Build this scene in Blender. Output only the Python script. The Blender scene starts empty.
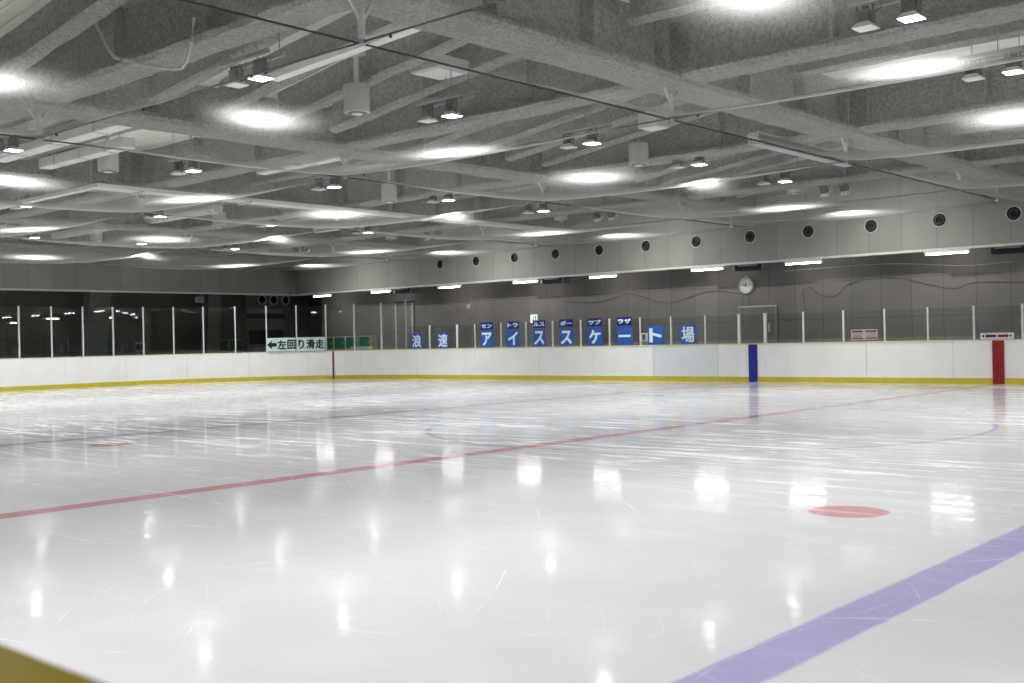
import bpy, math, random
from mathutils import Vector, Matrix
random.seed(7)
sc = bpy.context.scene
PI = math.pi

# ------------------------------------------------------------------ camera
cd = bpy.data.cameras.new('camera'); cam = bpy.data.objects.new('camera', cd)
sc.collection.objects.link(cam); sc.camera = cam
cd.sensor_width = 36; cd.lens = 1101.67 / 1024 * 36; cd.clip_end = 300; cd.clip_start = .05
R_ = Vector((0.74892421, 0.66229468, -0.02186975)); U_ = Vector((0.01598391, 0.01493864, 0.99976065)); F_ = Vector((-0.66246286, 0.74909452, -0.00060185))
m = Matrix((R_, U_, -F_)).transposed().to_4x4(); m.translation = Vector((9.7966, -30.7288, 1.44369)); cam.matrix_world = m
cd.dof.use_dof = True; cd.dof.focus_distance = 20; cd.dof.aperture_fstop = 5.0
# ------------------------------------------------------------------ world and exposure (an indoor hall: almost no ambient light)
w = bpy.data.worlds.new('world'); sc.world = w; w.use_nodes = True
w.node_tree.nodes['Background'].inputs[0].default_value = (.9, .95, 1, 1)
w.node_tree.nodes['Background'].inputs[1].default_value = 0.02
sc.view_settings.view_transform = 'Standard'; sc.view_settings.look = 'None'
sc.view_settings.gamma = 1; sc.view_settings.use_curve_mapping = False
sc.view_settings.exposure = 0.0
sc.cycles.max_bounces = 10; sc.cycles.diffuse_bounces = 5; sc.cycles.glossy_bounces = 4
sc.cycles.transparent_max_bounces = 24; sc.cycles.transmission_bounces = 6
sc.cycles.caustics_reflective = False; sc.cycles.caustics_refractive = False
sc.cycles.sample_clamp_indirect = 12
LAMP_W = 94.0       # watts per discharge lamp
LAMP_E = 26.0       # discharge lamps over the ice
TUBE_E = 34.0       # fluorescent tubes along the fascia

# ------------------------------------------------------------------ node helpers
class NT:
    def __init__(s, name):
        s.m = bpy.data.materials.new(name); s.m.use_nodes = True; s.t = s.m.node_tree; s.t.nodes.clear()
        s.out = s.t.nodes.new('ShaderNodeOutputMaterial')
    def n(s, ty, **k):
        nd = s.t.nodes.new(ty)
        for a, b in k.items(): setattr(nd, a, b)
        return nd
    def put(s, sock, v):
        if hasattr(v, 'links') or isinstance(v, bpy.types.NodeSocket): s.t.links.new(v, sock)
        else: sock.default_value = v
    def M(s, op, a, b=None, c=None, clamp=False):
        nd = s.n('ShaderNodeMath', operation=op, use_clamp=clamp); s.put(nd.inputs[0], a)
        if b is not None: s.put(nd.inputs[1], b)
        if c is not None: s.put(nd.inputs[2], c)
        return nd.outputs[0]
    def sstep(s, v, lo, hi, a=0., b=1.):
        nd = s.n('ShaderNodeMapRange', interpolation_type='SMOOTHSTEP'); s.put(nd.inputs[0], v)
        for i, x in zip((1, 2, 3, 4), (lo, hi, a, b)): nd.inputs[i].default_value = x
        return nd.outputs[0]
    def mix(s, f, a, b, bt='MIX'):
        nd = s.n('ShaderNodeMix', data_type='RGBA', blend_type=bt)
        s.put(nd.inputs[0], f); s.put(nd.inputs[6], a); s.put(nd.inputs[7], b); return nd.outputs[2]
    def noise(s, vec, scale, detail=3, rough=.5, dist=0):
        nd = s.n('ShaderNodeTexNoise'); s.put(nd.inputs['Vector'], vec); nd.inputs['Scale'].default_value = scale
        nd.inputs['Detail'].default_value = detail; nd.inputs['Roughness'].default_value = rough; nd.inputs['Distortion'].default_value = dist
        return nd.outputs[0]
    def obj(s): return s.n('ShaderNodeTexCoord').outputs['Object']
    def pos(s): return s.n('ShaderNodeNewGeometry').outputs['Position']
    def mapv(s, v, sc_=(1, 1, 1), rot=(0, 0, 0), loc=(0, 0, 0)):
        nd = s.n('ShaderNodeMapping'); s.put(nd.inputs[0], v); nd.inputs[1].default_value = loc; nd.inputs[2].default_value = rot; nd.inputs[3].default_value = sc_
        return nd.outputs[0]
    def bump(s, h, strength=.3, dist=.02):
        nd = s.n('ShaderNodeBump'); s.put(nd.inputs['Height'], h); nd.inputs['Strength'].default_value = strength; nd.inputs['Distance'].default_value = dist
        return nd.outputs[0]
    def pbr(s, col, rough=.5, metal=0, spec=.5, nrm=None, ior=1.45):
        b = s.n('ShaderNodeBsdfPrincipled'); s.put(b.inputs['Base Color'], col); s.put(b.inputs['Roughness'], rough)
        b.inputs['Metallic'].default_value = metal; b.inputs['Specular IOR Level'].default_value = spec; b.inputs['IOR'].default_value = ior
        if nrm is not None: s.t.links.new(nrm, b.inputs['Normal'])
        s.t.links.new(b.outputs[0], s.out.inputs[0]); return b

def c4(r, g=None, b=None): return (r, r, r, 1) if g is None else (r, g, b, 1)
def plain(name, col, rough=.5, metal=0, spec=.5, var=.06, nscale=4, bump=0):
    t = NT(name); p = t.pos(); n = t.noise(p, nscale, 4)
    lo = tuple(max(0, x * (1 - var)) for x in col[:3]) + (1,); hi = tuple(min(1, x * (1 + var)) for x in col[:3]) + (1,)
    cc = t.mix(t.sstep(n, .3, .7), lo, hi)
    t.pbr(cc, rough, metal, spec, t.bump(n, bump, .01) if bump else None); return t.m
def emit(name, col, strength):
    t = NT(name); e = t.n('ShaderNodeEmission'); e.inputs[0].default_value = col; e.inputs[1].default_value = strength
    t.t.links.new(e.outputs[0], t.out.inputs[0]); t.m.cycles.emission_sampling = 'FRONT'; return t.m

def mat_rockwool():
    t = NT('sprayed_rockwool'); p = t.pos()
    n1 = t.noise(p, 1.1, 3); n2 = t.noise(p, 14, 5, .7); n3 = t.noise(p, 45, 2, .6)
    c = t.mix(t.sstep(n1, .3, .7), c4(.255, .256, .232), c4(.325, .326, .305))
    c = t.mix(t.sstep(n2, .40, .60, 0, .65), c, c4(.11, .111, .098))
    c = t.mix(t.sstep(n3, .42, .60, 0, .42), c, c4(.46, .46, .43))
    h = t.M('ADD', n2, t.M('MULTIPLY', n3, .5))
    t.pbr(c, .95, 0, .1, t.bump(h, .9, .05)); return t.m
def mat_deck():
    t = NT('pale_roof_deck'); p = t.pos(); sx = t.n('ShaderNodeSeparateXYZ'); t.put(sx.inputs[0], p)
    rib = t.M('PINGPONG', sx.outputs[1], .15)
    n1 = t.noise(p, 2, 4)
    c = t.mix(t.sstep(n1, .3, .7), c4(.72, .71, .63), c4(.80, .79, .71))
    c = t.mix(t.sstep(rib, .0, .03, .35, 0), c, c4(.45, .44, .39))
    t.pbr(c, .9, 0, .1, t.bump(t.sstep(rib, 0, .05), .6, .03)); return t.m
def mat_panelled(name, col, gapc, axis, w_, hz, off=0., hoff=0., dirt=.1, width=.012):
    """flat wall panels with thin joints (axis = 0 along x, 1 along y)"""
    t = NT(name); p = t.pos(); sx = t.n('ShaderNodeSeparateXYZ'); t.put(sx.inputs[0], p)
    v = t.M('PINGPONG', t.M('ADD', sx.outputs[axis], 200 * w_ + off), w_ / 2)
    j = t.sstep(v, width * .5, width, 1, 0)
    if hz:
        h = t.M('PINGPONG', t.M('ADD', sx.outputs[2], 50 * hz + hoff), hz / 2)
        j = t.M('MAXIMUM', j, t.sstep(h, width * .5, width, 1, 0))
    idv = t.n('ShaderNodeTexWhiteNoise', noise_dimensions='1D')
    t.put(idv.inputs['W'], t.M('FLOOR', t.M('DIVIDE', t.M('ADD', sx.outputs[axis], 200 * w_ + off), w_)))
    n1 = t.noise(p, .8, 5); dark = tuple(x * (1 - dirt) for x in col[:3]) + (1,)
    c = t.mix(t.sstep(n1, .35, .7), col, dark)
    c = t.mix(t.M('MULTIPLY', idv.outputs[0], .12), c, (0, 0, 0, 1))
    c = t.mix(j, c, gapc); t.pbr(c, .6, 0, .3); return t.m
def mat_glass(name, tint=(.93, .96, .95, 1), base=.05):
    t = NT(name); g = t.n('ShaderNodeNewGeometry'); d = t.n('ShaderNodeVectorMath', operation='DOT_PRODUCT')
    t.put(d.inputs[0], g.outputs['Incoming']); t.put(d.inputs[1], g.outputs['Normal'])
    c = t.M('ABSOLUTE', d.outputs['Value']); f = t.M('ADD', base, t.M('MULTIPLY', 1 - base, t.M('POWER', t.M('SUBTRACT', 1, c, clamp=True), 5)))
    tr = t.n('ShaderNodeBsdfTransparent'); tr.inputs[0].default_value = tint
    gl = t.n('ShaderNodeBsdfGlossy'); gl.inputs['Roughness'].default_value = .02
    mx = t.n('ShaderNodeMixShader'); t.put(mx.inputs[0], f); t.put(mx.inputs[1], tr.outputs[0]); t.put(mx.inputs[2], gl.outputs[0])
    t.t.links.new(mx.outputs[0], t.out.inputs[0]); return t.m
def mat_net():
    """fine translucent net: what passes straight through falls off with the slant path exp(-k/cos)"""
    t = NT('translucent_net'); g = t.n('ShaderNodeNewGeometry'); d = t.n('ShaderNodeVectorMath', operation='DOT_PRODUCT')
    t.put(d.inputs[0], g.outputs['Incoming']); t.put(d.inputs[1], g.outputs['Normal'])
    c = t.M('MAXIMUM', t.M('ABSOLUTE', d.outputs['Value']), .02)
    T = t.M('EXPONENT', t.M('DIVIDE', -.045, c))
    df = t.n('ShaderNodeBsdfDiffuse'); df.inputs[0].default_value = (.60, .61, .58, 1)
    tl = t.n('ShaderNodeBsdfTranslucent'); tl.inputs[0].default_value = (.60, .61, .58, 1)
    m1 = t.n('ShaderNodeMixShader'); m1.inputs[0].default_value = .5; t.put(m1.inputs[1], df.outputs[0]); t.put(m1.inputs[2], tl.outputs[0])
    tr = t.n('ShaderNodeBsdfTransparent')
    mx = t.n('ShaderNodeMixShader'); t.put(mx.inputs[0], T); t.put(mx.inputs[1], m1.outputs[0]); t.put(mx.inputs[2], tr.outputs[0])
    t.t.links.new(mx.outputs[0], t.out.inputs[0]); return t.m
def mat_board():
    t = NT('white_board'); p = t.pos(); n = t.noise(t.mapv(p, (1, 1, 2)), 9, 6, .7); n2 = t.noise(p, 1.3, 3)
    c = t.mix(t.sstep(n2, .3, .7), c4(.91, .915, .90), c4(.95, .955, .94))
    c = t.mix(t.sstep(n, .66, .76, 0, .35), c, c4(.55, .56, .58))
    t.pbr(c, .4, 0, .4); return t.m
def mat_cap():
    t = NT('glossy_yellow_cap'); p = t.pos(); n = t.noise(p, 5, 4)
    c = t.mix(t.sstep(n, .3, .7), c4(.36, .26, .002), c4(.42, .30, .003)); t.pbr(c, .25, 0, .08); return t.m

def mat_ice():
    t = NT('rink_ice'); p = t.pos(); sx = t.n('ShaderNodeSeparateXYZ'); t.put(sx.inputs[0], p)
    X, Y = sx.outputs[0], sx.outputs[1]
    def dist(cx, cy, X=X, Y=Y):
        a = t.M('SUBTRACT', X, cx); b = t.M('SUBTRACT', Y, cy)
        return t.M('SQRT', t.M('ADD', t.M('MULTIPLY', a, a), t.M('MULTIPLY', b, b)))
    ax = t.M('ABSOLUTE', X); ay = t.M('ABSOLUTE', t.M('ADD', Y, 15.))        # folded coordinates
    wob = t.M('MULTIPLY', t.M('SUBTRACT', t.noise(p, 3, 3), .5), .03)
    def line(v, half, soft=.02): return t.sstep(t.M('ABSOLUTE', t.M('ADD', v, wob)), half - soft, half + soft, 1, 0)
    red = line(X, .15)
    red = t.M('MAXIMUM', red, line(t.M('SUBTRACT', ax, 26.6), .03))
    fo = t.M('SQRT', t.M('ADD', t.M('POWER', t.M('SUBTRACT', ax, 5.9), 2.), t.M('POWER', t.M('SUBTRACT', ay, 7.25), 2.)))
    fe = t.M('SQRT', t.M('ADD', t.M('POWER', t.M('SUBTRACT', ax, 20.6), 2.), t.M('POWER', t.M('SUBTRACT', ay, 7.25), 2.)))
    red = t.M('MAXIMUM', red, t.sstep(t.M('ADD', fo, wob), .30, .33, 1, 0)); red = t.M('MAXIMUM', red, t.sstep(fe, .28, .32, 1, 0))
    red = t.M('MAXIMUM', red, line(t.M('SUBTRACT', fe, 4.5), .025))
    blue = line(t.M('SUBTRACT', ax, 7.37), .15)
    cen = dist(0, -15); cb = line(t.M('SUBTRACT', cen, 4.5), .045); cb = t.M('MAXIMUM', cb, t.sstep(cen, .14, .17, 1, 0))
    # scratches: bands of skate tracks on large arcs about many centres
    scr = None
    for i, (cx, cy, fr, wd, seed) in enumerate([(-14, -40, 1.3, .010, 1), (22, -6, 1.1, .010, 2), (-8, 14, 1.2, .012, 3), (-40, -18, 1.0, .010, 4), (2.3, -22, 2.1, .014, 5), (-7, -11, 1.9, .016, 6), (13, -33, 2.3, .013, 7), (35, -35, 1.6, .010, 8), (5.5, -25.5, 3.1, .016, 9), (4.2, -27.5, 2.7, .014, 10)]):
        wn = t.noise(t.mapv(p, (1, 1, 1), loc=(seed * 7.7, seed * 3.1, 0)), .16, 1, .4)
        d_ = t.M('ADD', dist(cx, cy), t.M('MULTIPLY', wn, 3.5))
        fr_ = t.M('FRACT', t.M('MULTIPLY', d_, fr))
        ln = t.sstep(t.M('ABSOLUTE', t.M('SUBTRACT', fr_, .5)), wd * .15, wd * .8, 1, 0)
        ms = t.sstep(t.noise(t.mapv(p, (1, 1, 1), loc=(seed * 13.1, seed * 5.7, 0)), .45 + .05 * i, 5, .7), .47, .66)
        ln = t.M('MULTIPLY', ln, ms)
        scr = ln if scr is None else t.M('MAXIMUM', scr, ln)
    st1 = t.noise(t.mapv(p, (.35, 3.2, 1), rot=(0, 0, .35)), 1.6, 7, .72, .6)
    st2 = t.noise(t.mapv(p, (.30, 3.6, 1), rot=(0, 0, -.75)), 1.3, 7, .72, .8)
    streak = t.M('MAXIMUM', t.sstep(st1, .50, .62), t.sstep(st2, .52, .64))
    cloud = t.sstep(t.noise(p, .22, 5, .6), .38, .66)
    far = t.sstep(t.M('ADD', Y, t.M('MULTIPLY', X, -.12)), -25.5, -19, .10, 1)                                      # the far half has been skated on more
    streak = t.M('MULTIPLY', streak, t.M('MULTIPLY', far, t.M('ADD', .35, t.M('MULTIPLY', cloud, .65))))
    speck = t.sstep(t.noise(p, 38, 2, .5), .74, .80)
    speck = t.M('MULTIPLY', speck, t.sstep(t.noise(p, .8, 3), .5, .62))
    base = t.mix(t.sstep(t.noise(p, .5, 5, .6), .3, .7), c4(.73, .728, .77), c4(.79, .785, .825))
    paint = t.mix(t.M('MULTIPLY', red, .85), base, c4(.66, .27, .30))
    paint = t.mix(t.M('MULTIPLY', blue, .9), paint, c4(.44, .39, .70))
    paint = t.mix(t.M('MULTIPLY', cb, .8), paint, c4(.40, .42, .72))
    fr0 = t.M('MULTIPLY', streak, .58)
    c = t.mix(fr0, paint, c4(.94, .94, .96))
    c = t.mix(t.M('MULTIPLY', scr, .28), c, c4(.97, .97, .98))
    c = t.mix(t.M('MULTIPLY', speck, .6), c, c4(.95, .95, .97))
    rough = t.M('ADD', t.sstep(t.noise(p, 1.3, 5, .6), .3, .7, .04, .09), t.M('MULTIPLY', t.M('MAXIMUM', streak, t.M('MULTIPLY', scr, .6)), .42))
    hgt = t.M('ADD', t.M('MULTIPLY', t.noise(p, 9, 3, .5), .5), t.M('ADD', t.M('MULTIPLY', scr, .12), t.M('MULTIPLY', t.noise(p, 1.6, 2), 1.2)))
    t.pbr(c, rough, 0, .20, t.bump(hgt, .07, .02), 1.31); return t.m

MT = dict(
    rock=mat_rockwool(), deck=mat_deck(), net=mat_net(), ice=mat_ice(), board=mat_board(), cap=mat_cap(), glass=mat_glass('clear_glass'),
    fascia_x=mat_panelled('fascia_panels', c4(.315, .318, .285), c4(.18, .18, .16), 0, 1.045, 0, off=.24),
    fascia_y=mat_panelled('fascia_panels_end', c4(.315, .318, .285), c4(.18, .18, .16), 1, .97, 0, off=.2),
    wall_x=mat_panelled('grey_wall_panels', c4(.225, .212, .198), c4(.11, .105, .10), 0, .985, 1.22, off=.66, hoff=.50),
    wall_y=mat_panelled('dark_end_panels', c4(.19, .187, .16), c4(.10, .10, .09), 1, 1.0, 1.22, hoff=.48),
    soffit=plain('soffit_paint', c4(.30, .30, .28)), rubber=plain('dark_rubber_floor', c4(.05), .8),
    ledge=plain('pale_ledge_paint', c4(.62, .62, .55), .5), yellow=plain('yellow_kick_plastic', c4(.62, .52, .03), .35),
    paleyellow=plain('pale_yellow_plastic', c4(.72, .68, .36), .35), bluish=plain('bluish_white_plastic', c4(.76, .80, .83), .4, var=.015),
    alu=plain('aluminium_post', c4(.74, .75, .74), .5, 0), dkalu=plain('dark_post', c4(.33, .33, .32), .5),
    redp=plain('dark_red_plastic', c4(.30, .012, .02), .35), bluep=plain('deep_blue_plastic', c4(.015, .025, .33), .35),
    dkred=plain('thin_red_plastic', c4(.22, .03, .03), .4),
    white=plain('white_enamel', c4(.72, .72, .70), .4), speaker=plain('speaker_grey', c4(.45, .45, .42), .5), grey=plain('grey_metal', c4(.25, .25, .25), .5, .3), lgrey=plain('light_grey_metal', c4(.48, .48, .46), .5),
    dark=plain('dark_metal', c4(.05, .05, .05), .5, .3), black=plain('black_paint', c4(.015, .015, .015), .6), duct=plain('pale_duct', c4(.50, .50, .47), .6),
    tray=plain('pale_cable_tray', c4(.66, .66, .62), .5), net_rope=plain('dark_cable', c4(.035, .035, .035), .7), edge=plain('pale_hem', c4(.6, .6, .57), .7),
    signblue=plain('sign_blue', c4(.02, .11, .50), .4), signnavy=plain('sign_navy', c4(.012, .015, .22), .4), signtext=plain('sign_pale_text', c4(.72, .92, .93), .4, var=.01),
    mint=plain('sign_pale_mint', c4(.62, .80, .78), .4), ink=plain('sign_black_ink', c4(.01, .012, .015), .5), green=plain('locker_green', c4(.02, .17, .09), .4),
    cream=plain('locker_cream', c4(.45, .43, .34), .5), signred=plain('sign_red', c4(.30, .02, .02), .4), paper=plain('sign_paper', c4(.42, .44, .43), .6),
    yellowgreen=plain('yellow_green', c4(.55, .62, .08), .5), lens=plain('lamp_off_glass', c4(.75, .75, .73), .2),
    lamp=emit('lamp_on', (1.0, .95, .93, 1), LAMP_E), tube=emit('tube_on', (1.0, .97, .98, 1), TUBE_E),
    exitg=emit('exit_light', (.75, 1, .85, 1), 1.6), curtain=plain('grey_curtain', c4(.26, .255, .235), .8), mach=plain('machine_grey', c4(.26, .26, .23), .5), reflection_strip=emit('reflection_glow', (1, .95, .97, 1), 5.0),  # the dim glow here is for imitated reflections in the end glass
    cablegrey=plain('grey_wire', c4(.12, .118, .11), .7), whitepipe=plain('white_pipe', c4(.60, .60, .57), .5),
)

# ------------------------------------------------------------------ mesh helpers
class MB:
    def __init__(s): s.v = []; s.f = []
    def add(s, vs, fs):
        b = len(s.v); s.v += [tuple(v) for v in vs]; s.f += [tuple(b + i for i in f) for f in fs]; return s
    def box(s, x0, x1, y0, y1, z0, z1, ch=0):
        if ch:                                                              # chamfered along the vertical and horizontal edges
            return s.cbox(x0, x1, y0, y1, z0, z1, ch)
        vs = [(x, y, z) for z in (z0, z1) for y in (y0, y1) for x in (x0, x1)]
        return s.add(vs, [(0, 2, 3, 1), (4, 5, 7, 6), (0, 1, 5, 4), (2, 6, 7, 3), (0, 4, 6, 2), (1, 3, 7, 5)])
    def cbox(s, x0, x1, y0, y1, z0, z1, c):
        def ring(i, z): return [(x0 + c + i, y0 + i, z), (x1 - c - i, y0 + i, z), (x1 - i, y0 + c + i, z), (x1 - i, y1 - c - i, z), (x1 - c - i, y1 - i, z), (x0 + c + i, y1 - i, z), (x0 + i, y1 - c - i, z), (x0 + i, y0 + c + i, z)]
        rs = [ring(c * .6, z0), ring(0, z0 + c), ring(0, z1 - c), ring(c * .6, z1)]
        return s.loft(rs)
    def loft(s, rings, caps=True, closed=True):
        n = len(rings[0]); vs = [v for r in rings for v in r]; fs = []
        for k in range(len(rings) - 1):
            for i in range(n if closed else n - 1):
                j = (i + 1) % n; fs.append((k * n + i, k * n + j, (k + 1) * n + j, (k + 1) * n + i))
        if caps: fs.append(tuple(range(n - 1, -1, -1))); fs.append(tuple((len(rings) - 1) * n + i for i in range(n)))
        return s.add(vs, fs)
    def tube(s, pts, r, n=8, caps=True):
        pts = [Vector(p) for p in pts]; rings = []; up = Vector((0, 0, 1))
        for i, p in enumerate(pts):
            d = ((pts[min(i + 1, len(pts) - 1)] - pts[max(i - 1, 0)])).normalized()
            a = d.cross(up if abs(d.z) < .95 else Vector((1, 0, 0))).normalized(); b = a.cross(d).normalized()
            rr = r[i] if isinstance(r, (list, tuple)) else r
            rings.append([p + (a * math.cos(2 * PI * k / n) + b * math.sin(2 * PI * k / n)) * rr for k in range(n)])
        return s.loft(rings, caps)
    def lathe(s, prof, c=(0, 0, 0), n=20, axis='z', caps=True):
        rings = []
        for (r, h) in prof:
            ring = []
            for k in range(n):
                a, b = r * math.cos(2 * PI * k / n), r * math.sin(2 * PI * k / n)
                q = {'z': (a, b, h), 'y': (a, h, b), 'x': (h, a, b)}[axis]
                ring.append((c[0] + q[0], c[1] + q[1], c[2] + q[2]))
            rings.append(ring)
        return s.loft(rings, caps)
    def build(s, name, mat, parent=None, smooth=False):
        me = bpy.data.meshes.new(name); me.from_pydata(s.v, [], s.f); me.materials.append(MT[mat] if isinstance(mat, str) else mat)
        import bmesh
        bm = bmesh.new(); bm.from_mesh(me); bmesh.ops.recalc_face_normals(bm, faces=bm.faces); bm.to_mesh(me); bm.free()
        if smooth:
            me.polygons.foreach_set('use_smooth', [True] * len(me.polygons))
            me.set_sharp_from_angle(angle=math.radians(40))
        o = bpy.data.objects.new(name, me); sc.collection.objects.link(o)
        if parent: o.parent = parent
        return o
def tag(o, label=None, cat=None, group=None, kind=None):
    for k, v in (('label', label), ('category', cat), ('group', group), ('kind', kind)):
        if v: o[k] = v
    return o
def thing(name, loc, label, cat, group=None, rz=0):
    o = bpy.data.objects.new(name, None); sc.collection.objects.link(o); o.location = loc; o.rotation_euler = (0, 0, rz); o.empty_display_size = .1
    return tag(o, label, cat, group)
def struct(name, mb, mat, smooth=False): return tag(mb.build(name, mat, None, smooth), kind='structure')
def copy_tree(o, parent=None):
    c = o.copy(); sc.collection.objects.link(c)
    if parent: c.parent = parent
    for ch in [x for x in KIDS.get(o.name, [])]:
        copy_tree(ch, c)
    return c
KIDS = {}
def index_kids(root):
    KIDS[root.name] = list(root.children)
    for ch in root.children: index_kids(ch)
ORD = ['first', 'second', 'third', 'fourth', 'fifth', 'sixth', 'seventh', 'eighth', 'ninth', 'tenth', 'eleventh', 'twelfth', 'thirteenth', 'fourteenth', 'fifteenth', 'sixteenth', 'seventeenth', 'eighteenth', 'nineteenth', 'twentieth'] + ['twenty-' + x for x in ['first', 'second', 'third', 'fourth', 'fifth', 'sixth', 'seventh', 'eighth', 'ninth']]

# ------------------------------------------------------------------ rink outline
XE, YN, RC = 31.0, -30.3, 8.5
def arc_pt(th, r=RC, cx=-22.5, cy=-8.5): return (cx + r * math.cos(math.radians(th)), cy + r * math.sin(math.radians(th)))
def outline(off=0., step=6):
    """closed loop, off > 0 moves outward"""
    pts = []
    for (cx, cy, a0) in ((XE - RC, -RC, 0), (-XE + RC, -RC, 90), (-XE + RC, YN + RC, 180), (XE - RC, YN + RC, 270)):
        for k in range(0, 91, step): pts.append(arc_pt(a0 + k, RC + off, cx, cy))
    return pts
ice = MB(); op = outline(.05, 5); ice.add([(x, y, 0) for x, y in op], [tuple(range(len(op)))])
struct('floor_ice', ice, 'ice')
bf = MB(); bf.box(-42, 38, -38, 8, -.3, -.02); struct('floor_surround', bf, 'rubber')

# ------------------------------------------------------------------ walls, fascia, soffit
ZF0, ZTOP = 3.90, 7.6
YF, YW = 2.05, 3.3
struct('wall_back', MB().box(-32.6, 35, YW, YW + .2, -.02, 4.4), 'wall_x')
struct('wall_left', MB().box(-37.2, -37, -37, 6.2, -.02, 4.9), 'wall_y')
struct('wall_alcove', MB().box(-37, -32.4, 6, 6.2, -.02, 4.9), 'wall_y')
struct('wall_alcove_side', MB().box(-32.6, -32.4, YW + .2, 6, -.02, 4.9), 'wall_y')
struct('wall_front', MB().box(-37, 35, -33.9, -33.7, -.02, 4.4), 'wall_x')
struct('wall_right', MB().box(35, 35.2, -34, 6, -.02, 4.4), 'wall_y')
struct('wall_fascia_back', MB().box(-33, 33, YF, YF + .12, ZF0, ZTOP), 'fascia_x')
struct('wall_fascia_left', MB().box(-33.12, -33, -33.0, YF + .12, ZF0, ZTOP), 'fascia_y')
struct('wall_fascia_front', MB().box(-33, 33, -32.52, -32.4, ZF0, ZTOP), 'fascia_x')
struct('wall_fascia_right', MB().box(33, 33.12, -33.0, YF + .12, ZF0, ZTOP), 'fascia_y')
struct('trim_1', MB().cbox(-33, 33, YF - .015, YF + .2, ZF0 - .07, ZF0 + .004, .01), 'ledge')
struct('trim_2', MB().cbox(-33.14, -32.985, -33, YF + .1, ZF0 - .07, ZF0 + .004, .01), 'ledge')
struct('ceiling_walkway_back', MB().box(-32.4, 35, YF + .12, YW, 4.3, 4.5), 'soffit')
struct('ceiling_walkway_left', MB().box(-37, -33.12, -34, 6, 4.8, 5.0), 'soffit')
struct('ceiling_walkway_front', MB().box(-33, 35, -33.7, -32.52, 4.3, 4.5), 'soffit')
struct('ceiling_walkway_right', MB().box(33.12, 35, -33.7, 3.3, 4.3, 4.5), 'soffit')
# leaning grey columns behind the end barrier, seen through its glass
for i, (y0, dy, wd) in enumerate(((-7.35, .5, 1.0), (-1.2, .25, .7))):
    mb = MB(); rings = []
    for z, s_ in ((0, 0), (4.8, dy)):
        rings.append([(-36.2, y0 + s_, z), (-35.7, y0 + s_, z), (-35.7, y0 + wd + s_, z), (-36.2, y0 + wd + s_, z)])
    mb.loft(rings); struct('column_%d' % (i + 1), mb, 'curtain')

# ------------------------------------------------------------------ roof
GX = [-32.9 + 8.2 * k for k in range(9)]        # girders that run across the rink (along y), every 8.2 m
GY = [-28.7, -22.1, -15.5, -8.95, -2.4]         # girders that run along the rink
GX = [x for x in GX if x < 33]
BEND0, BEND1 = GX[3], GX[4]                     # the bay whose roof rises towards +x  (-8.3 .. -0.1)
def wobble(a, s=.02): return random.uniform(-s, s)
def ibeam(name, p0, p1, z0, h, fw, ft=.13, wt=.10, step=.35, top=True, z1=None):
    """I-section wrapped in sprayed wool: rounded flanges and an uneven skin"""
    p0 = Vector((p0[0], p0[1], z0)); p1 = Vector((p1[0], p1[1], z1 if z1 is not None else z0)); d = p1 - p0; L = d.length
    side = Vector((-d.y, d.x, 0)).normalized(); n = max(2, int(L / step)); hw = fw / 2; prof = []
    prof += [(-hw + .05, 0), (0, -.012), (hw - .05, 0), (hw, ft * .5), (hw - .04, ft), (wt / 2 + .05, ft + .03), (wt / 2, ft + .09)]
    tw = fw * .42 if top else wt / 2
    prof += [(wt / 2, h - ft - .06), (tw, h - ft), (tw, h), (-tw, h), (-tw, h - ft), (-wt / 2, h - ft - .06)]
    prof += [(-wt / 2, ft + .09), (-wt / 2 - .05, ft + .03), (-hw + .04, ft), (-hw, ft * .5)]
    rings = []; r_ = [[0, 0] for _ in prof]
    for k in range(n + 1):
        q = p0 + d * (k / n); ring = []
        for i, (a, b) in enumerate(prof):
            s_ = .018
            ring.append(q + side * (a + random.uniform(-s_, s_)) + Vector((0, 0, b + random.uniform(-s_, s_) * .7)))
        rings.append(ring)
    mb = MB(); mb.loft(rings)
    return mb
struct_i = 0
for i, x in enumerate(GX):
    mb = ibeam('g', (x, -32.4), (x, YF), 5.5, 1.45, .86, .15, .12)
    for y in [a + b for a in GY for b in (-.5, .5, 2.1, 4.2)]:                # stiffener plates
        if y < YF - .4: 
            for s_ in (-1, 1): mb.box(x + s_ * .05, x + s_ * .30, y - .03, y + .03, 5.62, 6.85)
    struct('beam_across', mb, 'rock', True)
for y in GY:
    mb = ibeam('g', (-33, y), (33, y), 5.56, 1.15, .62, .13, .11)
    for k in range(len(GX) - 1):
        for b in (.55, 2.9, 5.3, 7.65):
            for s_ in (-1, 1): mb.box(GX[k] + b - .03, GX[k] + b + .03, y + s_ * .05, y + s_ * .24, 5.66, 6.6)
    struct('beam_along', mb, 'rock', True)
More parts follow.
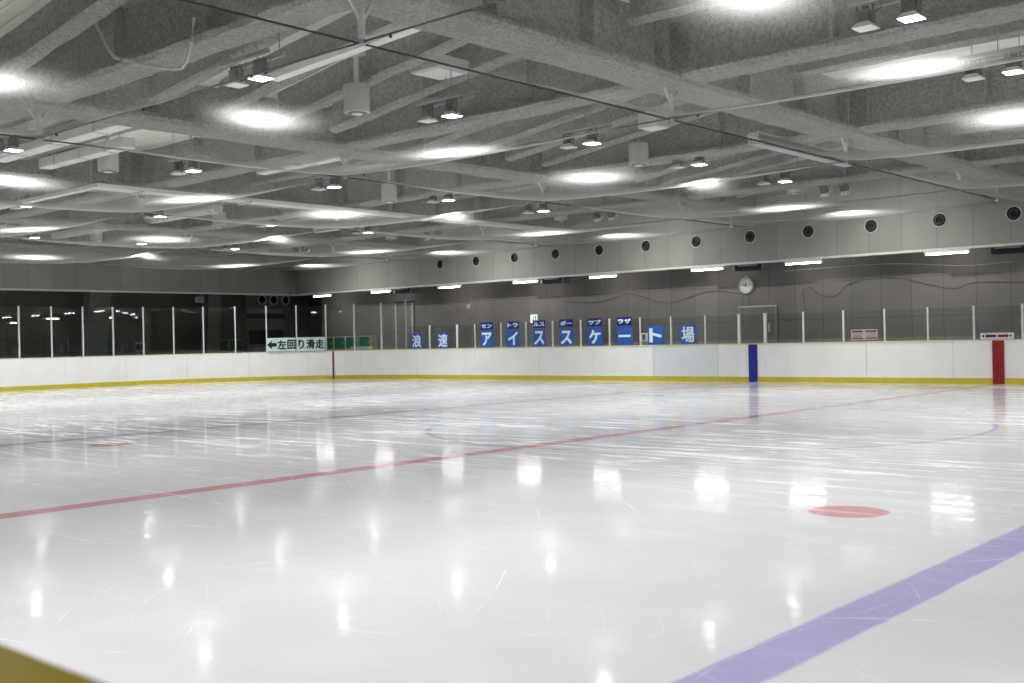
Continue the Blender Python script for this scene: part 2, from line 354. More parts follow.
# secondary beams inside each bay
sec_rows = []
for a, b in zip([-32.4] + GY, GY + [YF]):
    n = max(1, round((b - a) / 1.65))
    sec_rows += [a + (b - a) * k / n for k in range(1, n)]
rising_rows = []
for a, b in zip([-32.4] + GY, GY + [YF]):
    n = max(2, round((b - a) / 1.32)); rising_rows += [a + .35 + (b - a) * k / n for k in range(1, n)]
for k in range(len(GX) - 1):
    x0, x1 = GX[k] + .12, GX[k + 1] - .12
    for j, y in enumerate(rising_rows if k == 3 else sec_rows):
        if k == 3: mb = ibeam('s', (x0 + .75, y), (x1, y), 5.70, .60, .30, .10, .10, .5, False, 6.60)
        elif k >= 4:
            if j % 2: continue
            mb = ibeam('s', (x0 + .3, y), (x1 - .3, y), 6.12, .5, .30, .09, .09, .5, False)
        else:
            if (j + k) % 3 == 2: continue
            mb = ibeam('s', (x0 + .3, y), (x1 - .3, y), 5.98, .6, .30, .10, .10, .5, False)
        struct('beam_secondary', mb, 'rock', True)
# roof deck, one slab per bay row: level outside the rising bay
dk = MB(); dk.box(-33.1, BEND0, -32.5, 2.2, 6.55, 6.75); struct('ceiling_deck_level', dk, 'deck')
dk = MB(); dk.loft([[(BEND0, -32.5, 6.38), (BEND0, 2.2, 6.38), (BEND0, 2.2, 6.6), (BEND0, -32.5, 6.6)], [(BEND1, -32.5, 7.2), (BEND1, 2.2, 7.2), (BEND1, 2.2, 7.4), (BEND1, -32.5, 7.4)]])
struct('ceiling_deck_rising', dk, 'deck')
dk = MB(); dk.box(BEND1, 33.1, -32.5, 2.2, 6.62, 6.85); struct('ceiling_deck_right', dk, 'deck')
dk = MB(); dk.box(-33.2, 33.2, -32.6, 2.3, 7.5, 7.6); struct('roof_slab', dk, 'deck')

# ------------------------------------------------------------------ net under the beams and the cables it hangs on
ZN, SAG = 5.0, .33
def cell(v, knots):
    for a, b in zip(knots[:-1], knots[1:]):
        if a <= v <= b: return (v - a) / (b - a)
    return 0
KX = [-33.0] + GX[1:] + [33.0]; KY = [-32.4] + GY + [YF]
def netz(x, y):
    sx_, sy_ = math.sin(PI * cell(x, KX)), math.sin(PI * cell(y, KY))
    last = .55 if y > GY[-1] else 1
    return ZN - SAG * last * (max(0, sx_) * max(0, sy_)) ** .5 + (.05 * cell(y, KY) if y > GY[-1] else 0)
nm = MB(); xs = []; ys = []
for a, b in zip(KX[:-1], KX[1:]): xs += [a + (b - a) * k / 20 for k in range(20)]
xs.append(KX[-1])
for a, b in zip(KY[:-1], KY[1:]): ys += [a + (b - a) * k / 18 for k in range(18)]
ys.append(KY[-1])
nm.v = [(x, y, netz(x, y)) for y in ys for x in xs]; W_ = len(xs)
nm.f = [(j * W_ + i, j * W_ + i + 1, (j + 1) * W_ + i + 1, (j + 1) * W_ + i) for j in range(len(ys) - 1) for i in range(W_ - 1)]
net = nm.build('ceiling_net', 'net', None, True); tag(net, kind='structure')
for i, x in enumerate(GX[1:]):
    nm_ = ['first', 'second', 'third', 'fourth', 'fifth', 'sixth', 'seventh', 'eighth'][i]
    mb = MB(); mb.tube([(x, -32.4, ZN - .01), (x, .45, ZN - .01)], .013, 6)
    tag(mb.build('support_cable', 'net_rope', None), 'dark steel net cable running across the rink, %s from the end barrier' % nm_, 'cable', 'cables under the roof net')
for i, y in enumerate(GY):
    mb = MB(); mb.tube([(-33, y, ZN + .012), (33, y, ZN + .012)], .013, 6)
    for k in range(24): mb.lathe([(.0, -.02), (.03, 0), (.0, .03)], (-32 + k * 2.7, y, ZN - .015), 6, 'x', False)
    tag(mb.build('support_cable', 'net_rope', None), 'dark steel net cable running along the rink, %s from the signboard wall' % ORD[4 - i], 'cable', 'cables under the roof net')
# hangers at the girder crossings carry the cables
def make_hanger():
    t = thing('cable_hanger', (0, 0, 0), 'x', 'hanger', 'hangers under the girder crossings')
    MB().tube([(0, 0, 5.02), (0, 0, 5.40)], .045, 10).build('stem', 'lgrey', t, True)
    for s_ in (-1, 1):
        MB().loft([[(-.02, .03 * s_, 5.30), (.02, .03 * s_, 5.30), (.02, .06 * s_, 5.30), (-.02, .06 * s_, 5.30)], [(-.02, .16 * s_, 5.52), (.02, .16 * s_, 5.52), (.02, .22 * s_, 5.52), (-.02, .22 * s_, 5.52)]]).build('brace', 'lgrey', t)
    MB().lathe([(.03, 4.97), (.06, 4.99), (.06, 5.03), (.03, 5.05)], (0, 0, 0), 10).build('clamp', 'grey', t, True)
    return t
h0 = make_hanger(); index_kids(h0); first = True
for i, x in enumerate(GX[1:6]):
    for j, y in enumerate(GY):
        o = h0 if first else copy_tree(h0); first = False; o.location = (x, y, 0)
        o['label'] = 'grey cable hanger, %s cross girder from end barrier, %s long girder from signboard wall' % (ORD[i], ORD[4 - j])
for i, x in enumerate(GX[1:6]):
    t = thing('cable_anchor', (x, .45, 0), 'slim grey cable end anchor before the signboard wall, %s from the end barrier' % ORD[i], 'anchor', 'cable end anchors')
    MB().tube([(0, 0, 5.02), (0, 0, 5.46)], .02, 8).build('rod', 'lgrey', t); MB().lathe([(.0, 4.92), (.05, 4.95), (.05, 5.0), (.0, 5.03)], (0, 0, 0), 10).build('end_weight', 'white', t, True)
    MB().box(-.07, .07, -.07, .07, 5.44, 5.475).build('bracket', 'lgrey', t)

# ------------------------------------------------------------------ twin lamp pendants
BEAM = bpy.data.lights.new('lamp_beam', 'AREA'); BEAM.shape = 'SQUARE'; BEAM.size = .2; BEAM.energy = LAMP_W; BEAM.color = (.985, .995, .975); BEAM.spread = math.radians(130)
def make_lamp(tilt=0):
    t = thing('twin_ceiling_lamp', (0, 0, 0), 'x', 'ceiling lamp', 'twin lamp pendants over the ice')
    for s_ in (-1, 1): MB().box(-.45, .72, s_ * .14 - .03, s_ * .14 + .03, 5.66, 5.72, .008).build('rail', 'grey', t)
    for (x, y) in ((-.25, -.14), (.05, .14), (.45, -.14), (.60, .14)): MB().tube([(x, y, 5.72), (x, y, 6.72)], .008, 6).build('suspension_rod', 'grey', t)
    for k, x in enumerate((-.28, .32)):
        hd = MB(); hd.cbox(x - .085, x + .085, -.08, .08, 5.44, 5.60, .015); hd.tube([(x, 0, 5.62), (x, 0, 5.66)], .05, 8)
        hd.box(x - .115, x - .10, -.03, .03, 5.42, 5.67); hd.box(x + .10, x + .115, -.03, .03, 5.42, 5.67)
        for q in range(5): hd.box(x - .10, x + .10, -.085, .085, 5.465 + q * .03, 5.472 + q * .03)
        h = hd.build('lamp_housing', 'dark', t)
        rf = MB(); rf.loft([[(x - a, -a, z), (x + a, -a, z), (x + a, a, z), (x - a, a, z)] for a, z in ((.075, 5.45), (.12, 5.40), (.135, 5.385), (.135, 5.372), (.115, 5.372), (.06, 5.43))], False)
        rf.build('reflector', 'white', h)
        g = MB(); zz = 5.369; g.add([(x - .13, -.13, zz), (x + .13, -.13, zz), (x + .13, .13, zz), (x - .13, .13, zz)], [(0, 3, 2, 1)])
        me = bpy.data.meshes.new('lens'); me.from_pydata(g.v, [], g.f); me.materials.append(MT['lamp' if k else 'lens'])
        o = bpy.data.objects.new('lens', me); sc.collection.objects.link(o); o.parent = h
        if k:
            o['label'] = 'glowing white lamp glass'
            li = bpy.data.objects.new('lamp_beam', BEAM); sc.collection.objects.link(li); li.parent = h; li.location = (x, 0, zz - .006)
        else: h['label'] = 'lamp head that is switched off'
        c_ = MB(); c_.tube([(x + .1, .02, 5.56), (x + .2, .03, 5.60), (x + .19, .05, 5.70), (x + .1, .1, 5.74)], .007, 5); c_.build('lamp_lead', 'black', h)
        if tilt:
            piv = Vector((x, 0, 5.60)); mr = Matrix.Rotation(tilt, 4, 'X'); h.matrix_local = Matrix.Translation(piv) @ mr @ Matrix.Translation(-piv)
    return t
lx = [-28.3 + 8.08 * k for k in range(8)]; ly = [-1.4, -4.85, -8.95, -13.0, -17.0, -21.0, -25.0, -29.0]
l0 = make_lamp(); index_kids(l0); first = True
l1 = make_lamp(math.radians(38)); index_kids(l1); first1 = True   # the row next to the signboard wall is aimed at it
for i, x in enumerate(lx):
    for j, y in enumerate(ly):
        if j == 0: o = l1 if first1 else copy_tree(l1); first1 = False
        else: o = l0 if first else copy_tree(l0); first = False
        o.location = (x + .12, y, 0)
        o['label'] = 'twin lamp pendant, %s from signboard wall, %s lamp row from end barrier' % (ORD[j], ORD[i])

# ------------------------------------------------------------------ cylindrical units on poles
def make_cyl():
    t = thing('hanging_speaker', (0, 0, 0), 'x', 'speaker', 'white cylinder speakers under the roof')
    MB().lathe([(.17, 5.46), (.215, 5.46), (.222, 5.475), (.225, 5.49), (.225, 5.93), (.21, 5.95), (.05, 5.955)], (0, 0, 0), 32).build('housing', 'speaker', t, True)
    g = MB().lathe([(.18, 5.455), (.18, 5.462), (.12, 5.462), (.12, 5.45), (.08, 5.44)], (0, 0, 0), 28).build('grille', 'dark', t, True)
    MB().lathe([(.0, 5.437), (.10, 5.44), (.10, 5.452), (.0, 5.46)], (0, 0, 0), 20).build('cone', 'white', t, True)
    MB().tube([(0, 0, 5.95), (0, 0, 6.9)], .045, 12).build('pole', 'lgrey', t, True)
    MB().box(-.15, .15, -.12, .12, 6.45, 6.7, .02).build('junction_box', 'lgrey', t)
    return t
c0 = make_cyl(); index_kids(c0); first = True
for i, x in enumerate((-30.0, -21.8, -13.4, -4.85)):
    for j, y in enumerate((-1.9, -9.6, -18.1, -26.4)):
        o = c0 if first else copy_tree(c0); first = False; o.location = (x, y, 0)
        o['label'] = 'pale cylinder speaker on pole, %s from signboard wall, %s file from end barrier' % (ORD[j], ORD[i])

# ------------------------------------------------------------------ ducts, trays, boxes, conduit
t = thing('cable_tray', (-15.5, 0, 5.38), 'pair of pale cable trays running across the rink beneath the beams', 'cable tray')
for s_ in (-.14, .14):
    MB().loft([[(s_ - .1, y, 0), (s_ + .1, y, 0), (s_ + .1, y, .09), (s_ + .085, y, .09), (s_ + .085, y, .02), (s_ - .085, y, .02), (s_ - .085, y, .09), (s_ - .1, y, .09)] for y in (-17.2, 1.2)]).build('tray', 'tray', t)
for y in (-16.2, -13, -10, -7, -4, -1): 
    MB().box(-.3, .3, y - .03, y + .03, -.05, 0).build('crossbar', 'lgrey', t)
t = thing('cable_tray', (0, -17.2, 5.38), 'pale cable tray elbow leaving the tray pair towards the end barrier', 'cable tray')
MB().box(-21.5, -15.2, -.2, 0, 0, .09, .01).build('tray', 'tray', t); MB().tube([(-16.6, -.1, .05), (-16.6, -.1, .95)], .05, 8).build('drop_pipe', 'lgrey', t)
MB().tube([(-15.7, -.1, .05), (-15.7, -.1, .95)], .03, 8).build('drop_pipe', 'grey', t)
t = thing('light_trough', (.7, -20.05, 5.66), 'long pale trough hung under the rising roof beside the dark cable', 'trough')
MB().loft([[(x, -.09, z), (x, .09, z), (x, .11, z + .10), (x, -.11, z + .10)] for x, z in ((-5.3, 0), (-1.3, .18))]).build('trough_body', 'tray', t)
for x in (-4.8, -3.1, -1.6): MB().tube([(x, 0, .12 + (x + 5.3) * .045), (x, 0, .45 + (x + 5.3) * .1)], .008, 6).build('suspension_rod', 'grey', t)
def boxunit(loc, s, lab):
    t = thing('ceiling_box_unit', loc, lab, 'ceiling unit'); a, b, c = s
    MB().box(-a / 2, a / 2, -b / 2, b / 2, 0, c, .02).build('casing', 'lgrey', t); MB().box(-a * .4, a * .4, -b * .4, b * .4, -.015, .002, .004).build('cover_plate', 'tray', t)
    for x, y in ((-a * .4, -b * .4), (a * .4, b * .4)): MB().tube([(x, y, c), (x, y, c + .55)], .01, 6).build('suspension_rod', 'grey', t)
boxunit((-3.85, -17.05, 6.15), (.75, .75, .22), 'square pale box fixed to the rising roof above a lamp pendant')
boxunit((-3.4, -11.1, 5.9), (.5, .5, .35), 'small pale box beside a cylinder speaker beneath the rising roof')
t = thing('electric_conduit', (0, -22.75, 0), 'thin grey conduit that dips in a loop before the long girder', 'conduit')
pts = [(-6.08, 6.6), (-5.6, 6.45), (-5.29, 6.34), (-5.05, 6.05), (-4.85, 5.8), (-4.73, 5.66), (-4.6, 5.55), (-4.4, 5.49), (-3.8, 5.3), (-3.12, 5.12), (-2.92, 5.1), (-2.8, 5.17), (-2.68, 5.4), (-2.6, 5.7)]
MB().tube([(x, 0, z) for x, z in pts], .022, 8).build('pipe', 'lgrey', t, True)
for x, z in ((-5.29, 6.34), (-4.4, 5.49)): MB().lathe([(.02, -.03), (.035, -.02), (.035, .02), (.02, .03)], (x, 0, z), 10, 'x').build('coupling', 'grey', t)
def round_duct(x0, x1, y, z, r, lab, joints, rise=0):
    t = thing('ventilation_duct', (x0, y, z), lab, 'duct'); L = x1 - x0
    MB().tube([(0, 0, 0), (L * .5, 0, rise * .5), (L, 0, rise)], r, 16).build('duct_pipe', 'duct', t, True)
    for j in joints: MB().lathe([(r, -.04), (r + .03, -.03), (r + .03, .03), (r, .04)], (L * j, 0, rise * j), 16, 'x').build('duct_collar', 'lgrey', t, True)
    for j in (.15, .5, .85): MB().tube([(L * j, 0, rise * j + r), (L * j, 0, .95)], .012, 6).build('hanger_rod', 'grey', t)
round_duct(-31.5, -20.5, -10.5, 5.9, .17, 'pale round duct running towards the end barrier above the second cable', (.3, .62, .97))
round_duct(-23.5, -17.0, -4.2, 5.85, .15, 'pale round duct near the signboard wall above the net', (.4, .8))
round_duct(-14.8, -9.3, -18.9, 6.2, .13, 'pale round duct above the trays beyond the rising roof', (.2, .7))
for (x0, x1, y0, y1, z, lab) in ((-15.4, -9.6, -19.85, -19.5, 5.75, 'long pale rectangular duct above the net beyond the rising roof'), (-15.4, -11.6, -18.75, -18.45, 5.7, 'short pale rectangular duct beside the long rectangular duct'),
                                 (-13.0, -8.9, -14.4, -14.1, 5.72, 'pale rectangular duct over the third lamp row'), (-1.45, -1.2, -10.6, -6.2, 5.35, 'pale flat duct across the second long girder near the wall with the clock')):
    t = thing('flat_duct', (x0, y0, z), lab, 'duct'); L = x1 - x0; wd = y1 - y0
    MB().cbox(0, L, 0, wd, 0, .22, .015).build('duct_casing', 'tray', t)
    for k in range(3): MB().box(L * (.2 + .3 * k), L * (.2 + .3 * k) + .05, -.015, wd + .015, -.015, .235).build('flange', 'lgrey', t)
    for k in (.1, .9): MB().tube([(L * k, wd / 2, .22), (L * k, wd / 2, 6.54 - z)], .01, 6).build('hanger_rod', 'grey', t)
t = thing('recessed_downlight', (2.15, -14.55, 6.62), 'round white recessed fitting in the roof beside the first girder crossing', 'ceiling fitting')
MB().lathe([(.20, -.02), (.30, -.035), (.33, -.02), (.33, 0)], (0, 0, 0), 28).build('ring', 'white', t, True); MB().lathe([(.0, -.028), (.19, -.028), (.19, -.03)], (0, 0, 0), 20).build('louvre', 'dark', t); MB().lathe([(.0, -.045), (.12, -.04), (.12, -.02)], (0, 0, 0), 16).build('centre', 'white', t)

# ------------------------------------------------------------------ fascia: nozzles, tubes, grilles
nozzle_x = [-23.13 + 2.089 * k for k in range(14)]
def make_nozzle():
    t = thing('air_nozzle', (0, 0, 0), 'x', 'air nozzle', 'round black air nozzles in the fascia')
    MB().lathe([(.215, 0), (.225, -.015), (.21, -.03), (.19, -.025), (.19, 0)], (0, 0, 0), 28, 'y', False).build('rim', 'lgrey', t, True)
    MB().lathe([(.0, -.004), (.2, -.006), (.2, .0)], (0, 0, 0), 28, 'y').build('throat', 'black', t)
    MB().lathe([(.15, -.005), (.13, -.07), (.10, -.075), (.10, -.01)], (.015, 0, 0), 24, 'y', False).build('jet', 'dark', t, True)
    MB().lathe([(.0, -.06), (.045, -.055), (.05, -.01)], (.015, 0, .0), 12, 'y').build('hub', 'black', t, True)
    return t
n0 = make_nozzle(); index_kids(n0)
for i, x in enumerate(nozzle_x):
    o = n0 if i == 0 else copy_tree(n0); o.location = (x, YF, 4.735)
    o['label'] = 'round black air nozzle in the grey fascia, %s from the end with the arrow sign' % ORD[i]
tube_x = [-31.0, -26.9, -22.63, -18.43, -14.64, -10.19, -6.62, -2.05, 2.2, 6.4, 10.6, 15, 19.2, 23.4, 27.6]
def make_tube():
    t = thing('fluorescent_light', (0, 0, 0), 'x', 'fluorescent light', 'fluorescent lights under the fascia')
    MB().cbox(-.66, .66, -.045, .045, .02, .09, .01).build('housing', 'white', t)
    MB().tube([(-.61, 0, -.005), (.61, 0, -.005)], .019, 12).build('tube', 'tube', t, True)
    for s_ in (-1, 1): MB().box(s_ * .63 - .02, s_ * .63 + .02, -.03, .03, -.035, .03, .005).build('end_cap', 'white', t)
    return t
f0 = make_tube(); index_kids(f0); k = 0
for i, x in enumerate(tube_x):
    o = f0 if i == 0 else copy_tree(f0); o.location = (x, YF + .02, ZF0 - .16)
    o['label'] = 'glowing fluorescent light under the fascia, %s from the end with the arrow sign' % ORD[i]
for i, x in enumerate((-27, -19, -11, -3, 5, 13, 21)):
    o = copy_tree(f0); o.location = (x, -32.46, ZF0 - .12); o['label'] = 'fluorescent light under the fascia behind the camera side barrier, %s in the line' % ORD[i]
def make_grille():
    t = thing('air_conditioner', (0, 0, 0), 'x', 'air conditioner', 'dark air conditioners under the fascia')
    MB().box(-.56, .56, 0, .45, .20, .25, .01).build('casing', 'dark', t)
    MB().box(-.56, -.50, 0, .45, 0, .2, .01).build('side_plate', 'grey', t); MB().box(.50, .56, 0, .45, 0, .2, .01).build('side_plate', 'grey', t)
    g = MB(); g.box(-.5, .5, .05, .45, 0, .2)
    for q in range(4): g.box(-.5, .5, 0, .05, .02 + q * .05, .035 + q * .05)
    g.build('grille', 'black', t); MB().box(-.4, .35, -.01, 0, .14, .17).build('control_strip', 'lgrey', t)
    return t
g0 = make_grille(); index_kids(g0)
for i, (x, lab) in enumerate(((-25.66, 'dark louvred air conditioner under the fascia near the door frame'), (-17.2, 'dark louvred air conditioner under the fascia between the fourth and fifth fluorescent lights'), (-8.7, 'dark louvred air conditioner under the fascia above the round clock'), (-.35, 'dark louvred air conditioner at the fascia end above the red stripe'))):
    o = g0 if i == 0 else copy_tree(g0); o.location = (x, YF + .15, ZF0 - .31 + .05); o['label'] = lab

# ------------------------------------------------------------------ things on the back wall
t = thing('wall_clock', (-9.36, YW, 3.18), 'round white clock on the dark wall beside the last letter sign', 'clock')
MB().lathe([(.27, 0), (.30, -.03), (.29, -.10), (.26, -.12), (.25, -.10), (.25, 0)], (0, 0, 0), 36, 'y', False).build('rim', 'lgrey', t, True)
MB().lathe([(0, -.085), (.255, -.085), (.255, -.02)], (0, 0, 0), 36, 'y').build('face', 'white', t)
MB().box(-.012, .012, -.10, -.092, -.02, .10).build('hour_hand', 'black', t); h = MB().box(-.01, .01, -.108, -.10, -.03, .17).build('minute_hand', 'black', t); h.rotation_euler = (0, -1.3, 0)
for k in range(12):
    a = k * PI / 6; mk = MB().box(-.007, .007, -.092, -.086, -.018, .018).build('hour_mark', 'black', t); mk.location = (.21 * math.sin(a), 0, .21 * math.cos(a)); mk.rotation_euler = (0, a, 0)
MB().box(-.06, .06, -.08, 0, .28, .34, .01).build('wall_bracket', 'lgrey', t)
t = thing('exit_sign', (-19.0, YW, 2.15), 'small glowing green and white exit sign above the third letter sign', 'exit sign')
MB().box(-.19, .19, -.10, 0, 0, .34, .015).build('sign_case', 'white', t); MB().box(-.17, .17, -.107, -.10, .02, .32).build('sign_face', 'exitg', t)
fg = MB(); fg.lathe([(0, -.112), (.022, -.11), (.022, -.107)], (-.03, 0, .265), 12, 'y'); fg.box(-.05, -.01, -.112, -.107, .14, .24); fg.box(-.09, -.04, -.112, -.107, .19, .215); fg.box(-.02, .05, -.112, -.107, .20, .22); fg.box(-.08, -.035, -.112, -.107, .06, .15); fg.box(-.02, .02, -.112, -.107, .05, .15); fg.box(.07, .14, -.112, -.107, .05, .29)
fg.build('running_figure', 'green', t)
def wire(pts, lab, r=.008, mat='cablegrey', nm='wall_wire', cat='wire'):
    P = [Vector(p) for p in pts]; out = []
    for i in range(len(P) - 1):
        p0, p1, p2, p3 = P[max(i - 1, 0)], P[i], P[i + 1], P[min(i + 2, len(P) - 1)]
        for k in range(6):
            u = k / 6; out.append(.5 * ((2 * p1) + (-p0 + p2) * u + (2 * p0 - 5 * p1 + 4 * p2 - p3) * u * u + (-p0 + 3 * p1 - 3 * p2 + p3) * u ** 3))
    out.append(P[-1]); return tag(MB().tube(out, r, 6).build(nm, mat, None, True), lab, cat)
yw = YW - .03
wire([(-25.6, yw, 3.4), (-24.4, yw, 3.3), (-22.7, yw, 2.55), (-22.4, yw, 2.5)], 'thin dark wire running down the wall beside the door frame')
wire([(-17.7, yw, 3.0), (-16.3, yw, 2.85), (-15.2, yw, 2.95), (-14.3, yw, 3.12), (-12.6, yw, 2.7), (-10.9, yw, 3.05), (-9.6, yw, 2.9), (-9.4, yw, 2.88)], 'dark wire drooping along the wall up to the clock')
wire([(-9.3, yw, 2.85), (-9.25, yw, 2.5), (-9.1, yw, 2.05), (-7.3, yw, 2.02), (-7.2, yw, 2.3), (-7.25, yw, 2.9), (-7.0, yw, 3.0)], 'dark wire hanging as a loop below the clock')
wire([(-7.0, yw, 3.0), (-6.6, yw, 2.72), (-6.1, yw, 2.68), (-5.6, yw, 3.05), (-4.3, yw, 3.2), (-2.4, yw, 2.75), (-1.6, yw, 2.9), (.8, yw, 2.75)], 'long dark wire drooping on the wall above the red and white notice')
wire([(-7.9, yw, 3.6), (-4.4, yw, 3.62), (-2.0, yw, 3.42), (-.6, yw, 3.45)], 'pale thin pipe along the wall under the fluorescent lights', .012, 'whitepipe', 'wall_pipe', 'pipe')
t = thing('door_frame', (-26.15, YW - .08, 0), 'grey door frame with a shut door in the dark wall beside the first letter sign', 'door')
MB().box(-1.15, -1.05, 0, .06, 0, 3.25, .01).build('jamb', 'lgrey', t); MB().box(-.06, .06, 0, .06, 0, 3.25, .01).build('jamb', 'lgrey', t); MB().box(-1.15, .06, 0, .06, 3.25, 3.33, .01).build('lintel', 'dark', t)
dl = MB().box(-1.05, -.06, .01, .05, 0, 3.25, .008).build('door_leaf', 'wall_x', t); MB().tube([(-.2, -.03, 2.0), (-.45, -.03, 2.0)], .02, 8).build('door_closer', 'lgrey', dl)
t = thing('door_frame', (-8.25, YW - .06, 0), 'dark door frame in the wall below the round clock', 'door')
MB().box(-1.45, -1.38, 0, .05, 0, 2.42, .01).build('jamb', 'grey', t); MB().box(-.05, .03, 0, .05, 0, 2.42, .01).build('jamb', 'grey', t); MB().box(-1.45, .03, 0, .05, 2.42, 2.47, .01).build('lintel', 'lgrey', t); dl = MB().box(-1.38, -.05, .015, .045, 0, 2.42).build('door_leaf', 'wall_x', t)
MB().box(-.3, -.22, -.03, .0, 1.55, 1.85, .01).build('door_handle', 'lgrey', dl)
t = thing('junction_box', (-22.7, YW, 2.95), 'small pale junction box high on the wall above the second letter sign', 'junction box')
MB().box(-.1, .1, -.06, 0, -.1, .1, .01).build('box_body', 'cream', t); MB().tube([(0, -.02, .1), (-.1, -.02, .5), (-.25, -.02, 1.0)], .01, 6).build('lead', 'cablegrey', t)
# number plate with 8 between the letter signs
def text_mesh(body, w_, h_, bold=.0, depth=.004, keep=False):
    cu = bpy.data.curves.new('t', 'FONT'); cu.body = body; cu.extrude = .05; cu.resolution_u = 4
    o = bpy.data.objects.new('t', cu); sc.collection.objects.link(o); bpy.context.view_layer.update()
    me0 = bpy.data.meshes.new_from_object(o.evaluated_get(bpy.context.evaluated_depsgraph_get())); bpy.data.objects.remove(o); bpy.data.curves.remove(cu)
    xs_ = [v.co.x for v in me0.vertices]; ys_ = [v.co.y for v in me0.vertices]
    x0, x1, y0, y1 = min(xs_), max(xs_), min(ys_), max(ys_)
    b = bold * min(1, (y1 - y0) if y1 - y0 > .3 else 1)                     # heavier strokes: the glyph repeated with small shifts
    sx_ = w_ / (x1 - x0 + 2 * b); sy_ = h_ / (y1 - y0 + 2 * b)
    if keep: sx_ = sy_ = min(sx_, sy_)
    mb = MB(); off = [(0, 0)] + ([(b * math.cos(k * PI / 3), b * math.sin(k * PI / 3)) for k in range(6)] if b else [])
    fs = [tuple(p.vertices) for p in me0.polygons]
    for q_, (dx, dy) in enumerate(off): mb.add([((v.co.x + dx - (x0 + x1) / 2) * sx_, -v.co.z / .05 * depth / 2 - .0012 * q_, (v.co.y + dy - (y0 + y1) / 2) * sy_) for v in me0.vertices], fs)
    bpy.data.meshes.remove(me0); me = bpy.data.meshes.new('lettering'); me.from_pydata(mb.v, [], mb.f); return me
def put_text(body, w_, h_, loc, mat, parent, name='lettering', bold=.02, keep=False):
    me = text_mesh(body, w_, h_, bold, .006, keep); me.materials.append(MT[mat]); me.name = name
    o = bpy.data.objects.new(name, me); sc.collection.objects.link(o); o.parent = parent; o.location = loc; return o
YS = -.012   # face of the glass towards the ice
def sign(x0, x1, z0, z1, body, bg, fg, label, fx=.8, fz=.8, bold=.02, name='sign_board'):
    t = thing(name, ((x0 + x1) / 2, YS, z0), label, 'sign'); hw, hh = (x1 - x0) / 2, z1 - z0
    MB().box(-hw, hw, -.008, 0, 0, hh, .002).build('panel', bg, t)
    put_text(body, hw * 2 * fx, hh * fz, (0, -.010, hh / 2), fg, t, 'lettering', bold); return t

# ------------------------------------------------------------------ barrier of the far side: boards, cap, kick plate, posts, panes, gates
def seg(mb, a, b, y0, y1, z0, z1, ch=0): mb.box(a, b, y0, y1, z0, z1, ch)
bar = thing('rink_barrier', (0, 0, 0), 'long straight white rink barrier carrying the row of blue letter signs', 'rink barrier')
joints = [-22.5, -20.24, -19.28, -16.1, -13.6, -11.1, -8.6, -7.84, -6.93, -6.15, -3.68, -1.2, 1.3, 3.8, 6.3, 8.8, 11.3, 13.8, 16.3, 18.8, 21.3, 22.5]
for a, b in zip(joints[:-1], joints[1:]):
    blu = abs(a + 11.1) < .01
    gate = abs(a + 20.24) < .01 or abs(a + 7.84) < .01
    o = MB().box(a + .004, b - .004, 0, .04, 0, 1.165, .003).build('board_gate' if gate else 'board_panel', 'bluish' if blu else 'board', bar)
    if blu: o['label'] = 'bluish white board panel'
MB().box(-22.5, 22.5, -.02, 0, 0, .155, .004).build('kick_plate', 'yellow', bar)
MB().box(-22.5, 22.5, -.015, .11, 1.165, 1.2, .006).build('cap_rail', 'paleyellow', bar)
for x in (-7.35, 7.35): MB().box(x - .15, x + .15, -.026, -.001, 0, 1.17).build('blue_stripe', 'bluep', bar)
MB().box(-.15, .15, -.026, -.001, 0, 1.17).build('red_stripe', 'redp', bar)
postx = [-21.78, -20.24, -19.28, -17.94, -16.7, -15.43, -14.15, -12.89, -11.6, -10.37, -9.07, -7.84, -6.93, -5.65, -4.37, -3.12, -1.88, -.63, .62] + [.62 + 1.25 * k for k in range(1, 18)]
for x in postx:
    thick = min(abs(x + 20.24), abs(x + 7.84), abs(x + 6.93)) < .01; hw = .045 if thick else .024
    MB().box(x - hw, x + hw, .0, .06, 1.19, 2.13, .006).build('glass_post', 'alu', bar)
allx = [-23.1] + postx
for a, b in zip(allx[:-1], allx[1:]): MB().box(a + .02, b - .02, .022, .034, 1.2, 2.10).build('glass_pane', 'glass', bar)
# corner and end barrier
end = thing('rink_barrier', (-31, -8.5, 0), 'white rink barrier of the corner and far end with tall glass panes', 'rink barrier')
def path_pt(s):                       # s from 0 at (-22.5, 0) round the corner and down the end; returns point and outward normal
    L1 = RC * PI / 2; 
    if s <= L1:
        th = 90 + math.degrees(s / RC); return arc_pt(th), (math.cos(math.radians(th)), math.sin(math.radians(th)))
    s -= L1; L2 = abs(YN + RC - (-RC))
    if s <= L2: return (-31.0, -8.5 - s), (-1, 0)
    s -= L2; th = 180 + math.degrees(s / RC); return arc_pt(th, RC, -22.5, YN + RC), (math.cos(math.radians(th)), math.sin(math.radians(th)))
LT = RC * PI + abs(YN + 2 * RC)
def ribbon(s0, s1, d0, d1, z0, z1, n=None):
    n = n or max(1, int((s1 - s0) / .35)); rings = []
    for k in range(n + 1):
        (x, y), (nx, ny) = path_pt(s0 + (s1 - s0) * k / n)
        q = lambda d, z: (x + nx * d - end.location.x, y + ny * d - end.location.y, z)
        rings.append([q(d0, z0), q(d1, z0), q(d1, z1), q(d0, z1)])
    return MB().loft(rings)
js = [.55, 2.9, 5.35, 7.8, 10.3, 12.8, 15.3, 17.8, 20.3, 22.8, 25.3, 27.8, 30.3, 32.8, 35.3, 37.8]
js = [0.02] + [j for j in js if j < LT] + [LT]
for a, b in zip(js[:-1], js[1:]): ribbon(a + .004, b - .004, 0, .04, 0, 1.165).build('board_panel', 'board', end)
